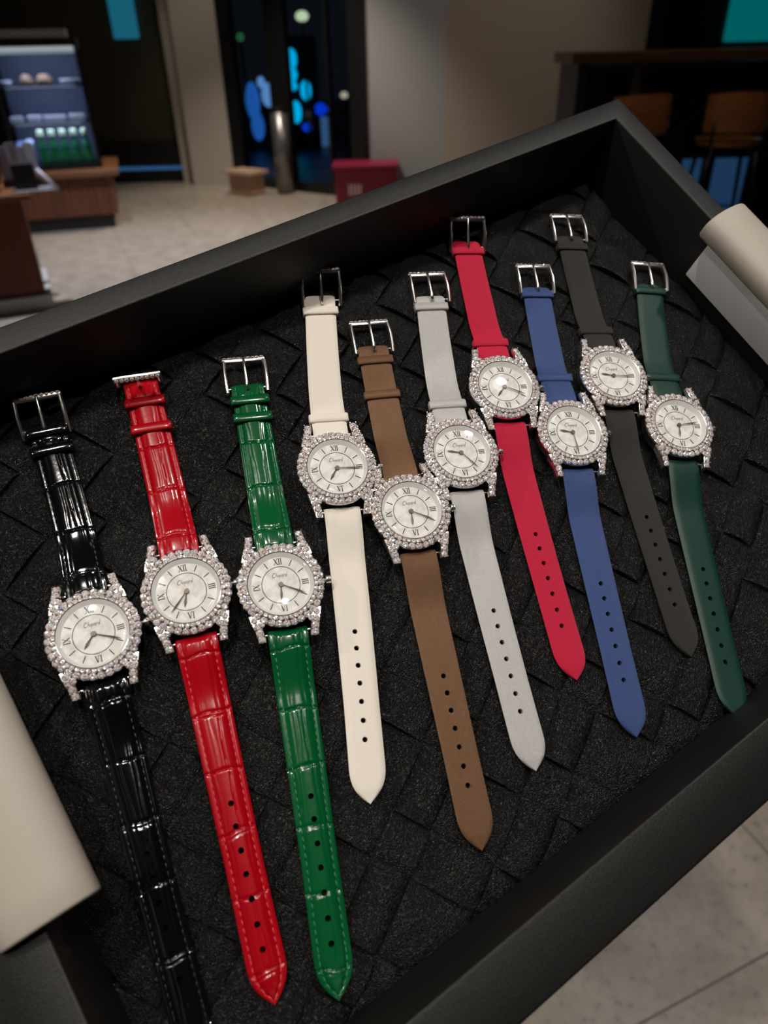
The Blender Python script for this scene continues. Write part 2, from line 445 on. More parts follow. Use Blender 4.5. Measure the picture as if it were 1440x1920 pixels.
# teal and blue signs beyond the right window
teal = glow('teal_glow', (0.0, 0.30, 0.28), 0.55)
o = bobj('teal_sign', [ab(3.30, 4.2, 8.0, 8.06, 1.22, 1.9)], teal, bevel=0.02); tag(o, 'large teal lit sign in the night window above the bar table', 'sign')
o = bobj('small_teal_sign', [ab(3.44, 3.75, 8.02, 8.06, 0.99, 1.09)], glow('teal_glow_2', (0.0, 0.30, 0.34), 0.7), bevel=0.02); tag(o, 'small teal lit sign under the bar table edge at right', 'sign')
bx = []
for r_ in range(2):
    for k in range(6 if r_ == 0 else 3):
        x0 = 3.47 + k * 0.046 + (0.1 if r_ else 0)
        bx += [ab(x0, x0 + 0.008, 8.03, 8.06, 0.86 - r_ * 0.07, 0.92 - r_ * 0.07), ab(x0, x0 + 0.03, 8.03, 8.06, 0.86 - r_ * 0.07, 0.868 - r_ * 0.07), ab(x0 + 0.018, x0 + 0.026, 8.03, 8.06, 0.86 - r_ * 0.07, 0.90 - r_ * 0.07)]
o = bobj('blue_light_display', bx, glow('led_blue', (0.0, 0.08, 0.8), 0.9)); tag(o, 'rows of tiny blue lights under the small teal sign', 'sign')

# dark partition behind the bar table, with two panes
pt = bobj('trim_3', [ab(1.40, 2.26, 5.80, 5.84, 0, 1.12), ab(2.42, 2.50, 5.80, 5.84, 0, 1.12), ab(2.76, 4.5, 5.80, 5.84, 0, 0.72), ab(2.26, 2.42, 5.80, 5.84, 0.72, 1.12),
                     ab(2.50, 2.76, 5.80, 5.84, 0.72, 1.12), ab(2.26, 2.76, 5.8, 5.84, 0, 0.12)], R['black'], kind=1)
bobj('glass_pane', [ab(2.26, 2.42, 5.815, 5.82, 0.12, 0.72)], R['glass'], pt)
bobj('glass_pane', [ab(2.50, 2.76, 5.815, 5.82, 0.12, 0.72)], R['glass'], pt)
o = bobj('reflection_panel', [ab(2.30, 3.05, 6.15, 6.2, 0.05, 0.46)], glow('dusk_blue', (0.035, 0.10, 0.21), 0.55)); tag(o, 'dim blue glow panel added for reflections in the partition panes', 'glow panel')  # added blue glow, stands in for reflections in the panes
bm = bmesh.new(); cyl(bm, (1.775, 5.6, 0.56), 0.03, 0.03, 1.11, 20)
o = bm_obj('support_pole', bm, R['column']); tag(o, 'pale slim pole under the bar table', 'pole')

# bar table
bt = empty('bar_table', Matrix.Translation((1.9, 5.4, 0)), 'long dark wooden bar-height table along the night window', 'table')
bobj('tabletop', [((0.65, 0.05, 1.165), (2.65, 0.55, 0.06))], R['dark_wood'], bt, bevel=0.006)
bobj('leg', [((-0.60, 0.05, 0.567), (0.06, 0.5, 1.135))], R['black'], bt)
bobj('leg', [((1.85, 0.05, 0.567), (0.06, 0.5, 1.135))], R['black'], bt)


def bar_chair(x, y, rz, label):
    e = empty('bar_chair', Matrix.Translation((x, y, 0)) @ Matrix.Rotation(rz, 4, 'Z'), label, 'chair', 'wooden bar chairs at the high table')
    vs, fs = [], []
    N = 16
    for i in range(N + 1):
        a = math.radians(205 + 130 * i / N)
        for (r, z) in ((0.21, 0.745), (0.225, 0.75), (0.225, 0.955 + 0.02 * math.sin(PI * i / N)), (0.21, 0.95 + 0.02 * math.sin(PI * i / N))):
            vs.append((r * math.cos(a), r * math.sin(a) * 0.95, z))
    for i in range(N):
        for k in range(4): fs.append((i * 4 + k, (i + 1) * 4 + k, (i + 1) * 4 + (k + 1) % 4, i * 4 + (k + 1) % 4))
    fs += [(0, 1, 2, 3), (N * 4 + 3, N * 4 + 2, N * 4 + 1, N * 4)]
    autosmooth(new_obj('backrest', vs, fs, R['chair_wood'], e))
    bm = bmesh.new(); cyl(bm, (0, 0, 0.685), 0.20, 0.205, 0.035, 32); bm_obj('seat', bm, R['chair_wood'], e, smooth=False)
    for sx in (-1, 1):
        for sy in (-1, 1):
            bm = bmesh.new()
            p = Vector((sx * 0.2, sy * 0.19, 0.0)); q = Vector((sx * 0.14, sy * 0.13, 0.67))
            cyl(bm, (p + q) / 2, 0.012, 0.014, (q - p).length, 12, (q - p).to_track_quat('Z', 'Y').to_matrix().to_4x4())
            bm_obj('leg', bm, R['frame'], e)
        bm = bmesh.new(); cyl(bm, (sx * 0.16, -0.16, 0.74), 0.009, 0.009, 0.14, 10); bm_obj('back_support', bm, R['frame'], e)
    vs2, fs2 = lathe([(0.215 + 0.008 * math.cos(t * PI / 4), 0.26 + 0.008 * math.sin(t * PI / 4)) for t in range(8)], 32, closed=True)
    new_obj('footrest', vs2, fs2, R['frame'], e)


bar_chair(1.66, 5.22, math.radians(14), 'bar chair with curved brown wooden back, nearest the tray corner')
bar_chair(2.31, 5.22, math.radians(-6), 'bar chair with curved brown wooden back, at the right edge of the photo')

# lit blue sign on the dark wall
o = bobj('wall_sign', [ab(-2.68, -2.415, 8.93, 8.97, 1.37, 2.05)], glow('sign_cyan', (0.01, 0.13, 0.21), 0.75), bevel=0.018)
tag(o, 'rounded blue lit sign hanging on the dark alcove wall', 'sign')

# steel post, planter and red bin by the door
e = empty('steel_post', Matrix.Translation((-0.93, 8.0, 0)), 'tall brushed steel post in front of the glass door', 'post')
bm = bmesh.new(); cyl(bm, (0, 0, 0.38), 0.085, 0.085, 0.74, 32); bm_obj('body', bm, mat('brushed_steel', (0.22, 0.21, 0.21), 0.35, 0.8), e)
bm = bmesh.new(); cyl(bm, (0, 0, 0.765), 0.092, 0.088, 0.03, 32); bm_obj('cap', bm, R['frame'], e, smooth=False)
e = empty('wooden_planter', Matrix.Translation((-1.32, 8.0, 0)) @ Matrix.Rotation(ang, 4, 'Z'), 'low pale wooden box on the floor below the glass door', 'box')
bobj('body', [((0, 0, 0.11), (0.30, 0.2, 0.20))], mat('planter_wood', (0.42, 0.25, 0.16), 0.5), e)
bobj('rim', [((0, 0, 0.215), (0.38, 0.26, 0.03))], mat('planter_rim', (0.55, 0.36, 0.25), 0.5), e)
e = empty('red_bin', Matrix.Translation((-0.09, 7.25, 0)), 'crimson box-shaped bin standing in front of the grey wall', 'bin')
crim = mat('crimson_plastic', (0.23, 0.004, 0.030), 0.4)
bobj('body', [((0, 0, 0.165), (0.56, 0.34, 0.33))], crim, e, bevel=0.01)
bobj('lid', [((0, 0, 0.347), (0.60, 0.37, 0.035))], mat('crimson_lid', (0.27, 0.01, 0.05), 0.4), e, bevel=0.01)
bobj('white_label', [((-0.15 + 0.032 * k, -0.174, 0.16), (0.016, 0.004, 0.09)) for k in range(4)], mat('label_white', (0.75, 0.55, 0.6), 0.6), e)

# ------------------------------------------------------------------ cafe counter with display case
CM = Matrix.Translation((-2.13, 6.48, 0)) @ Matrix.Rotation(math.radians(17), 4, 'Z')
CX, CY, CZ = -0.43, 0.10, 0.46
e = empty('cafe_counter', CM @ Matrix.Translation((-0.70, 0.36, 0)), 'slatted brown wooden counter under the glass food case', 'counter')
bobj('worktop', [((-0.02, 0.03, 0.435), (1.48, 0.85, 0.05))], R['wood_top'], e, bevel=0.008)
slats = [((-0.02, 0.04, 0.26), (1.35, 0.70, 0.30))]
for k in range(27): slats.append(((-0.67 + k * 0.05, -0.315, 0.26), (0.036, 0.014, 0.30)))
bobj('body', slats, R['wood'], e)
bobj('plinth', [((-0.04, 0.05, 0.055), (1.30, 0.66, 0.11))], R['black'], e)
SHELF = mat('shelf_white', (0.80, 0.78, 0.90), 0.5)
e = empty('display_case', CM @ Matrix.Translation((CX, CY, CZ)), 'glass refrigerated food case standing on the slatted counter', 'display case')
bobj('frame', [((0.0, 0.25, 0.87), (0.66, 0.5, 0.05)), ((-0.315, 0.02, 0.43), (0.02, 0.03, 0.86)), ((0.315, 0.02, 0.43), (0.02, 0.03, 0.86)),
               ((-0.315, 0.48, 0.43), (0.02, 0.03, 0.86)), ((0.315, 0.48, 0.43), (0.02, 0.03, 0.86)), ((0, 0.25, 0.012), (0.66, 0.5, 0.024))], R['frame'], e)
bobj('back_panel', [((0, 0.485, 0.43), (0.62, 0.01, 0.82))], mat('case_back', (0.14, 0.165, 0.27), 0.5), e)
bobj('light_bar', [((0, 0.03, 0.82), (0.60, 0.03, 0.045))], glow('case_light', (0.55, 0.60, 0.62), 0.6), e)
bobj('top_board', [((-0.02, 0.1, 0.925), (0.58, 0.25, 0.05))], mat('case_top', (0.30, 0.30, 0.31), 0.5), e)
for z in (0.33, 0.585): bobj('shelf', [((0, 0.27, z), (0.61, 0.40, 0.012))], mat('case_shelf', (0.06, 0.06, 0.07), 0.4), e)
bobj('glass_pane', [((0, 0.006, 0.42), (0.61, 0.005, 0.80))], R['glass'], e)
bobj('glass_pane', [((0.327, 0.25, 0.42), (0.004, 0.44, 0.80))], R['glass'], e)
for zz, pw in ((0.80, 1.3), (0.575, 1.3), (0.32, 1.3)):
    area('case_lamp', CM @ Vector((CX, CY + 0.05, CZ + zz)), CM @ Vector((CX, CY + 0.22, CZ + zz - 0.3)), pw, 0.5, 0.015, (0.72, 0.8, 1.0))
# bottles
def bottle(x, y, label):
    e = empty('bottle', CM @ Matrix.Translation((x, y, CZ + 0.024)), label, 'bottle', 'green bottles on the bottom shelf of the case')
    vs, fs = lathe([(0.0, 0.0), (0.034, 0.0), (0.036, 0.01), (0.036, 0.13), (0.03, 0.16), (0.014, 0.20), (0.014, 0.225), (0.0, 0.225)], 20)
    new_obj('body', vs, fs, BOT, e)
    vs, fs = lathe([(0.037, 0.035), (0.037, 0.105)], 20); new_obj('paper_label', vs, fs, BLAB, e)
    vs, fs = lathe([(0.0, 0.262), (0.022, 0.262), (0.024, 0.255), (0.024, 0.218)], 20); new_obj('cap', vs, fs, BCAP, e)
    return e


BOT = mat('bottle_green', (0.02, 0.16, 0.07), 0.15, coat=1)
BLAB = mat('bottle_label', (0.03, 0.34, 0.10), 0.5)
BCAP = mat('bottle_cap', (0.42, 0.48, 0.34), 0.5)
names = ['leftmost', 'second from left', 'middle', 'second from right', 'rightmost']
for k in range(5): bottle(CX - 0.09 + 0.083 * k, CY + 0.08, 'green bottle with pale cap, %s in the front row of the case' % names[k])
for k, (x, wd) in enumerate(((-0.24, 0.09), (-0.11, 0.10), (0.045, 0.17), (0.215, 0.12))):
    o = bobj('food_box', [ab(CX + x - wd / 2, CX + x + wd / 2, CY + 0.09, CY + 0.20, CZ + 0.336, CZ + 0.336 + 0.045 + 0.004 * (k % 2))], SHELF, bevel=0.006); o.matrix_world = CM
    tag(o, '%s pale boxed food pack on the middle shelf of the case' % ['leftmost', 'second from left', 'long', 'rightmost'][k], 'food box', 'food packs on the middle shelf')
PAS = mat('pastry_crust', (0.55, 0.33, 0.22), 0.6, noise=(30, 0.3, 3, one))
for k, (x, r_) in enumerate(((-0.10, 0.05), (0.03, 0.062))):
    vs, fs = lathe([(0.0, 0.075), (r_ * 0.5, 0.07), (r_ * 0.9, 0.045), (r_, 0.02), (r_ * 0.8, 0.0), (0, 0)], 24)
    o = new_obj('pastry', vs, fs, PAS, None, mw=CM @ Matrix.Translation((CX + x, CY + 0.15, CZ + 0.592)))
    tag(o, ['smaller', 'larger'][k] + ' round baked pastry on the top shelf of the case', 'pastry', 'pastries on the top shelf')
for k, (x, wd) in enumerate(((-0.25, 0.09), (0.22, 0.15))):
    vs, fs = lathe([(0.0, 0.004), (wd * 0.4, 0.004), (wd * 0.5, 0.035), (wd * 0.52, 0.035), (wd * 0.44, 0.0), (0, 0)], 28)
    o = new_obj('serving_plate', vs, fs, SHELF, None, mw=CM @ Matrix.Translation((CX + x, CY + 0.13, CZ + 0.592)))
    tag(o, ['small pale dish at the left of the top shelf', 'wide pale dish at the right of the top shelf'][k], 'dish', 'dishes on the top shelf')
for k, (x, hh, c) in enumerate(((-0.25, 0.19, (0.20, 0.30, 0.62)), (-0.185, 0.20, (0.45, 0.50, 0.72)))):
    e = empty('drink_carton', CM @ Matrix.Translation((CX + x, CY + 0.09, CZ + 0.024)), ['blue drink carton at the left end of the bottom shelf', 'pale drink carton beside the green bottles'][k], 'carton', 'drink cartons on the bottom shelf')
    mm_ = mat('carton_%d' % k, c, 0.5)
    bobj('body', [((0, 0, hh * 0.42), (0.055, 0.055, hh * 0.84))], mm_, e, bevel=0.003)
    bm = bmesh.new()
    v = [bm.verts.new(p) for p in ((-0.0275, -0.0275, hh * 0.84), (0.0275, -0.0275, hh * 0.84), (0.0275, 0.0275, hh * 0.84), (-0.0275, 0.0275, hh * 0.84), (-0.0275, 0, hh), (0.0275, 0, hh))]
    for f in ((0, 1, 5, 4), (2, 3, 4, 5), (0, 4, 3), (1, 2, 5)): bm.faces.new([v[i] for i in f])
    bm_obj('gable_top', bm, mm_, e, smooth=False)

# near counter at the left edge with the things on it
TM = Matrix.Translation((-1.88, 4.22, 0)) @ Matrix.Rotation(math.radians(24), 4, 'Z')
e = empty('till_counter', TM @ Matrix.Translation((-0.52, 0.35, 0)), 'dark brown wooden till counter cut by the left edge of the photo', 'counter')
bobj('worktop', [((0.0, 0.0, 0.605), (1.05, 0.72, 0.03))], R['wood_top'], e, bevel=0.004)
bobj('body', [((-0.02, 0.01, 0.33), (0.98, 0.66, 0.52))], mat('till_wood', (0.15, 0.030, 0.008), 0.5, noise=(3.0, 0.2, 4, (12, 12, 0.7))), e)
bobj('plinth', [((-0.01, 0.0, 0.04), (1.02, 0.70, 0.08))], mat('plinth_grey', (0.55, 0.56, 0.55), 0.4), e)
e = empty('card_stand', TM @ Matrix.Translation((0.0, 0.10, 0.62)), 'black box holder on a clear acrylic base on the till counter', 'holder')
bobj('black_box', [((0, 0.02, 0.075), (0.115, 0.09, 0.13))], R['black'], e, bevel=0.004)
bobj('acrylic_base', [((0.03, 0.0, 0.006), (0.21, 0.15, 0.010))], mat('acrylic', (0.35, 0.35, 0.37), 0.15), e, bevel=0.002)
bm = bmesh.new(); cyl(bm, (0.11, -0.01, 0.05), 0.012, 0.012, 0.14, 12, Matrix.Rotation(math.radians(-38), 4, 'Y')); bm_obj('side_rod', bm, mat('rod_white', (0.55, 0.53, 0.60), 0.4), e)
e = empty('leaflet_stack', TM @ Matrix.Translation((-0.02, 0.30, 0.62)), 'stand of white leaflets behind the black box holder', 'leaflets')
for k in range(4):
    bobj('leaflet', [((-0.06 + 0.045 * k, 0.0, 0.12 + 0.018 * (k % 2)), (0.05, 0.006, 0.17), 0.2 * (k - 1.5))], mat('leaflet_%d' % k, (0.50, 0.48, 0.56), 0.6), e)
bobj('holder', [((0, 0.0, 0.02), (0.20, 0.06, 0.04))], R['black'], e)
# dark bulky backpack-like silhouette: a black appliance with rounded shoulders
bm = bmesh.new(); box(bm, (0, 0, 0.14), (0.26, 0.22, 0.28), None, 0.07, 4)
e = empty('black_machine', TM @ Matrix.Translation((-0.25, 0.20, 0.62)), 'rounded black machine at the far left edge on the till counter', 'machine')
bm_obj('housing', bm, R['black'], e)
bm = bmesh.new(); cyl(bm, (0.12, -0.02, 0.24), 0.02, 0.028, 0.09, 16, Matrix.Rotation(math.radians(35), 4, 'Y')); bm_obj('spout', bm, mat('spout_metal', (0.45, 0.42, 0.40), 0.3, 0.5), e)

# ------------------------------------------------------------------ serving tray
TRAY_OBJ = empty('serving_tray', TRAY_EN, 'black leather serving tray with woven lining and cream leather handles', 'tray')
E0, E1, N0, N1 = -171.0, 229.0, -150.6, 123.5       # inner faces
WT = 12.0; HT = 29.5; ZB = -16.0


def frame_mesh():
    bm = bmesh.new()
    outs = (E0 - 22.0, E1 + WT, N0 - 21.0, N1 + WT)
    prof_in = [(0.0, ZB), (0.0, HT - 1.2), (0.35, HT - 0.35), (1.2, HT)]
    rings = []
    def ring(x0, x1, y0, y1, z): return [bm.verts.new(p) for p in ((x0, y0, z), (x1, y0, z), (x1, y1, z), (x0, y1, z))]
    for d, z in prof_in: rings.append(ring(E0 - d, E1 + d, N0 - d, N1 + d, z))
    for d, z in [(1.2, HT), (0.35, HT - 0.35), (0.0, HT - 1.2), (0.0, ZB - 4)]:
        rings.append(ring(outs[0] + d, outs[1] - d, outs[2] + d, outs[3] - d, z))
    for a_, b_ in zip(rings[:-1], rings[1:]):
        for i in range(4):
            j = (i + 1) % 4
            bm.faces.new((a_[i], a_[j], b_[j], b_[i]))
    bm.faces.new(rings[-1]); bm.faces.new(rings[0])
    return bm


autosmooth(bm_obj('frame', frame_mesh(), M['tray_leather'], TRAY_OBJ), 50)

# woven lining: strips over and under one another, cells 28 and 18 wide, turned 30 degrees to the tray
def lining():
    us = []; vs_ = []
    u = -122.0 - 45.8 * 5
    while u < 330: us += [u, u + 18.0]; u += 45.8
    v = -118.4 - 43.8 * 4
    while v < 330: vs_ += [v, v + 16.6]; v += 43.8
    th = math.radians(30); cu, su = math.cos(th), math.sin(th)
    verts, faces = [], []
    rnd = random.Random(3)
    K = 16
    for i in range(len(us) - 1):
        for j in range(len(vs_) - 1):
            u0, u1, v0, v1 = us[i], us[i + 1], vs_[j], vs_[j + 1]
            uc, vc = (u0 + u1) / 2, (v0 + v1) / 2
            ec, nc = cu * uc - su * vc, su * uc + cu * vc
            if not (E0 - 30 < ec < E1 + 30 and N0 - 30 < nc < N1 + 30): continue
            over_u = (i + j) % 2 == 0
            h = rnd.uniform(0.85, 1.15); tl = rnd.uniform(-0.25, 0.25); tw = rnd.uniform(-0.25, 0.25)
            base = len(verts)
            for a in range(K + 1):
                for b_ in range(K + 1):
                    p = 0.5 - 0.5 * math.cos(PI * a / K); q = 0.5 - 0.5 * math.cos(PI * b_ / K)
                    t = p if over_u else q          # along the strip
                    s = q if over_u else p          # across it
                    sd = 1 - abs(2 * s - 1)
                    z = 3.2 * h * (1 - abs(2 * t - 1) ** 2.6) ** 0.8 + 0.35 * math.exp(-((sd - 0.05) / 0.06) ** 2) * (1 - abs(2 * t - 1) ** 2) - 0.30 * math.exp(-(sd / 0.03) ** 2) + tl * (p - 0.5) + tw * (q - 0.5)
                    uu = u0 + (u1 - u0) * p; vv = v0 + (v1 - v0) * q
                    e_, n_ = cu * uu - su * vv, su * uu + cu * vv
                    dd = min(e_ - E0, E1 - e_, n_ - N0, N1 - n_)
                    z += -12.3 - 4.0 * math.exp(-max(dd, 0) / 3.5) + 0.5 * math.sin(e_ * 0.06) * math.sin(n_ * 0.05)
                    verts.append((e_, n_, z))
            n = K + 1
            for a in range(K):
                for b_ in range(K):
                    faces.append((base + a * n + b_, base + (a + 1) * n + b_, base + (a + 1) * n + b_ + 1, base + a * n + b_ + 1))
            # skirts
            rim = [base + a * n for a in range(n)] + [base + K * n + b_ for b_ in range(1, n)] + [base + a * n + K for a in range(K - 1, -1, -1)] + [base + b_ for b_ in range(K - 1, 0, -1)]
            sk = len(verts)
            for r_ in rim: verts.append((verts[r_][0], verts[r_][1], -14.5))
            for k in range(len(rim)):
                l = (k + 1) % len(rim)
                faces.append((rim[k], rim[l], sk + l, sk + k))
    me = bpy.data.meshes.new('t'); me.from_pydata(verts, [], faces)
    bm = bmesh.new(); bm.from_mesh(me); bpy.data.meshes.remove(me)
    for co, no in (((E0 + .1, 0, 0), (-1, 0, 0)), ((E1 - .1, 0, 0), (1, 0, 0)), ((0, N0 + .1, 0), (0, -1, 0)), ((0, N1 - .1, 0), (0, 1, 0))):
        bmesh.ops.bisect_plane(bm, geom=bm.verts[:] + bm.edges[:] + bm.faces[:], plane_co=co, plane_no=no, clear_outer=True)
    return bm


bm = lining()
me = bpy.data.meshes.new('woven_lining'); bm.normal_update()
for f in bm.faces: f.smooth = True
for ed in bm.edges:
    if len(ed.link_faces) == 2 and ed.calc_face_angle(0) > math.radians(40): ed.smooth = False
bm.to_mesh(me); bm.free(); me.materials.append(M['weave'])
lin = bpy.data.objects.new('woven_lining', me); COL.objects.link(lin); lin.parent = TRAY_OBJ


def handle(ec, sgn, label):
    """padded cream leather grip over the rim; sgn=+1 for the right end. flap hangs on the inner wall"""
    nc, hl = -13.4, 55.5
    a_, b_ = (14.5, 8.5) if sgn > 0 else (15.0, 8.0)
    z0 = 29.0
    vs, fs = [], []
    N = 28
    ys = [-hl, -hl + 0.25, -hl + 1.0] + [-hl + 1.0 + (2 * hl - 2) * k / 12 for k in range(1, 12)] + [hl - 1.0, hl - 0.25, hl]
    ins = [1.0, 0.3, 0.0] + [0] * 11 + [0.0, 0.3, 1.0]
    for y, d in zip(ys, ins):
        for k in range(N):
            t = 2 * PI * k / N
            c_, s_ = math.cos(t), math.sin(t)
            vs.append((ec + (a_ - d) * math.copysign(abs(c_) ** 0.85, c_), nc + y, z0 + (b_ - d) * math.copysign(abs(s_) ** 0.85, s_) + (1.0 if s_ > 0 else 0)))
    for r_ in range(len(ys) - 1):
        for k in range(N):
            l = (k + 1) % N
            fs.append((r_ * N + k, (r_ + 1) * N + k, (r_ + 1) * N + l, r_ * N + l))
    fs.append(tuple(range(N))); fs.append(tuple((len(ys) - 1) * N + k for k in reversed(range(N))))
    h = new_obj('handle', vs, fs, M['cream_leather'], TRAY_OBJ); autosmooth(h, 60)
    h['label'] = label
    bm = bmesh.new()
    wall = E1 if sgn > 0 else E0
    box(bm, (wall - sgn * 1.3, nc - 2, 12.5), (2.4, 2 * hl - 6, 31), None, 0.8)
    f = bm_obj('handle_flap', bm, M['flap'], h); autosmooth(f, 40)


M['flap'] = mat('cream_flap_leather', (0.78, 0.78, 0.79), 0.55, spec=0.3)
handle(233.5, 1, 'cream leather grip on the right end')
handle(-168.5, -1, 'cream leather grip on the left end')


# ------------------------------------------------------------------ watches
def brilliant():
    """round brilliant seen from above, girdle radius 1, table up"""
    bm = bmesh.new()
    tab = [bm.verts.new((0.55 * math.cos(PI / 8 + k * PI / 4), 0.55 * math.sin(PI / 8 + k * PI / 4), 0.42)) for k in range(8)]
    mid = [bm.verts.new((0.80 * math.cos(k * PI / 4), 0.80 * math.sin(k * PI / 4), 0.27)) for k in range(8)]
    gir = [bm.verts.new((math.cos(k * PI / 8), math.sin(k * PI / 8), 0.03 * (k % 2))) for k in range(16)]
    low = bm.verts.new((0, 0, -0.7))
    # inner star so that the table breaks up like the pavilion seen through it
    cen = bm.verts.new((0, 0, 0.25))
    star = [bm.verts.new((0.30 * math.cos(k * PI / 4), 0.30 * math.sin(k * PI / 4), 0.40)) for k in range(8)]
    for k in range(8):
        l = (k + 1) % 8
        bm.faces.new((tab[k - 1], mid[k], tab[k]))
        bm.faces.new((tab[k], mid[k], gir[2 * k], gir[(2 * k + 1) % 16]))
        bm.faces.new((tab[k], gir[(2 * k + 1) % 16], gir[(2 * k + 2) % 16], mid[l]))
        bm.faces.new((star[k], star[l], tab[k]))
        bm.faces.new((star[k], tab[k], tab[k - 1]))
        bm.faces.new((star[k], cen, star[l]))
    for k in range(16):
        bm.faces.new((gir[k], low, gir[(k + 1) % 16]))
    bmesh.ops.recalc_face_normals(bm, faces=bm.faces)
    me = bpy.data.meshes.new('diamond'); bm.to_mesh(me); bm.free(); me.materials.append(M['diamond'])
    return me


DIA = brilliant()


def diamonds(parent, spots, rnd):
    for (x, y, z, r, tx, ty) in spots:
        o = bpy.data.objects.new('diamond', DIA); COL.objects.link(o); o.parent = parent
        o.matrix_basis = Matrix.Translation((x, y, z)) @ Matrix.Rotation(tx + rnd.uniform(-.12, .12), 4, 'X') @ Matrix.Rotation(ty + rnd.uniform(-.12, .12), 4, 'Y') @ Matrix.Rotation(rnd.uniform(0, 1), 4, 'Z') @ Matrix.Diagonal((r, r, r * 0.72, 1))


RO, RI, NO, NI = 16.35, 14.3, 34, 44


def stone_spots():
    sp = []
    for k in range(NO):
        a = 2 * PI * (k + 0.5) / NO
        sp.append((RO * math.cos(a), RO * math.sin(a), 1.1, 1.46, -0.22 * math.sin(a), 0.22 * math.cos(a)))
    for k in range(NI):
        a = 2 * PI * k / NI
        sp.append((RI * math.cos(a), RI * math.sin(a), 1.75, 1.02, 0.15 * math.sin(a), -0.15 * math.cos(a)))
    for sx in (-1, 1):
        for sy in (-1, 1):
            for (x, y, z, r) in ((12.5, 13.6, 0.95, 1.35), (9.9, 15.6, 1.0, 1.2), (11.7, 16.2, 0.75, 1.45), (10.9, 18.7, 0.3, 1.45), (10.5, 21.2, -0.2, 1.4)):
                sp.append((sx * x, sy * y, z, r, -sy * 0.22, sx * 0.1))
    return sp


STONES = stone_spots()


def bezel_mesh():
    bm = bmesh.new()
    prof = [(13.25, 0.3), (13.25, 2.2), (13.55, 2.35), (13.9, 1.5), (15.0, 0.95), (16.4, 0.75), (17.3, 0.4), (17.55, -0.6), (17.2, -1.6), (13.4, -1.6)]
    vs, fs = lathe(prof, 96, closed=True)
    bv = [bm.verts.new(v) for v in vs]
    for f in fs: bm.faces.new([bv[i] for i in f])
    for k in range(NO):          # claws between the large stones, outside and inside
        a = 2 * PI * k / NO
        for rr, zz, q in ((17.35, 1.05, 0.36), (15.0, 1.75, 0.34)):
            bmesh.ops.create_icosphere(bm, subdivisions=1, radius=q, matrix=Matrix.Translation((rr * math.cos(a), rr * math.sin(a), zz)))
    for sx in (-1, 1):
        for sy in (-1, 1):
            rings = []
            for (x, y, z, w2) in ((12.4, 11.5, 0.6, 2.3), (12.0, 14.5, 0.75, 2.0), (11.2, 17.5, 0.35, 1.75), (10.6, 20.4, -0.2, 1.7), (10.4, 22.4, -0.5, 1.6)):
                rings.append([bm.verts.new((sx * (x + dx * w2), sy * y, z + dz)) for dx, dz in ((-1, -1.8), (1, -1.8), (1, -0.3), (0.85, 0.0), (-0.85, 0.0), (-1, -0.3))])
            for a_, b_ in zip(rings[:-1], rings[1:]):
                for k in range(6): bm.faces.new((a_[k], a_[(k + 1) % 6], b_[(k + 1) % 6], b_[k]))
            bm.faces.new(rings[0]); bm.faces.new(rings[-1])
            for (x, y, z) in ((10.9, 20.0, 0.25), (11.3, 17.5, 0.75), (10.45, 22.5, -0.1), (12.2, 14.9, 1.1)):
                for d in (-1.35, 1.35):
                    bmesh.ops.create_icosphere(bm, subdivisions=1, radius=0.36, matrix=Matrix.Translation((sx * (x + d), sy * y, z)))
    return bm


def case_mesh():
    bm = bmesh.new()
    vs, fs = lathe([(0, -8.0), (12.5, -8.0), (15.8, -6.6), (16.9, -3.8), (17.0, -1.5), (13.2, -1.4), (13.2, -0.35), (0, -0.35)], 96)
    bv = [bm.verts.new(v) for v in vs]
    for f in fs:
        try: bm.faces.new([bv[i] for i in f])
        except ValueError: pass
    bmesh.ops.remove_doubles(bm, verts=bm.verts, dist=0.001)
    for sx in (-1, 1):
        for sy in (-1, 1):
            # lug: swept rounded bar bending down
            path = [(12.9, 12.0, -1.4, 2.9), (12.2, 15.0, -1.3, 2.7), (11.1, 18.0, -2.0, 2.6), (10.4, 20.8, -3.0, 2.6), (10.35, 21.9, -4.4, 2.4)]
            rings = []
            for (x, y, z, wdt) in path:
                hh = 2.0
                rings.append([bm.verts.new((sx * (x + dx * wdt / 2), sy * y, z + dz * hh)) for dx, dz in ((-1, -1), (1, -1), (1, 0.2), (0.75, 0.5), (-0.75, 0.5), (-1, 0.2))])
            for a_, b_ in zip(rings[:-1], rings[1:]):
                for k in range(6):
                    l = (k + 1) % 6
                    bm.faces.new((a_[k], a_[l], b_[l], b_[k]))
            bm.faces.new(rings[0]); bm.faces.new(rings[-1])
    # spring bars
    for sy in (-1, 1): cyl(bm, (0, sy * 18.9, -4.4), 0.6, 0.6, 18.5, 12, Matrix.Rotation(PI / 2, 4, 'Y'))
    return bm


BEZ_ME = bm_obj('bezel_tmp', bezel_mesh(), M['bezel_metal']); autosmooth(BEZ_ME, 40)
CASE_ME = bm_obj('case_tmp', case_mesh(), M['steel']); autosmooth(CASE_ME, 40)
_bz, _cs = BEZ_ME.data, CASE_ME.data
bpy.data.objects.remove(BEZ_ME); bpy.data.objects.remove(CASE_ME)
_bz.name = 'bezel'; _cs.name = 'case'


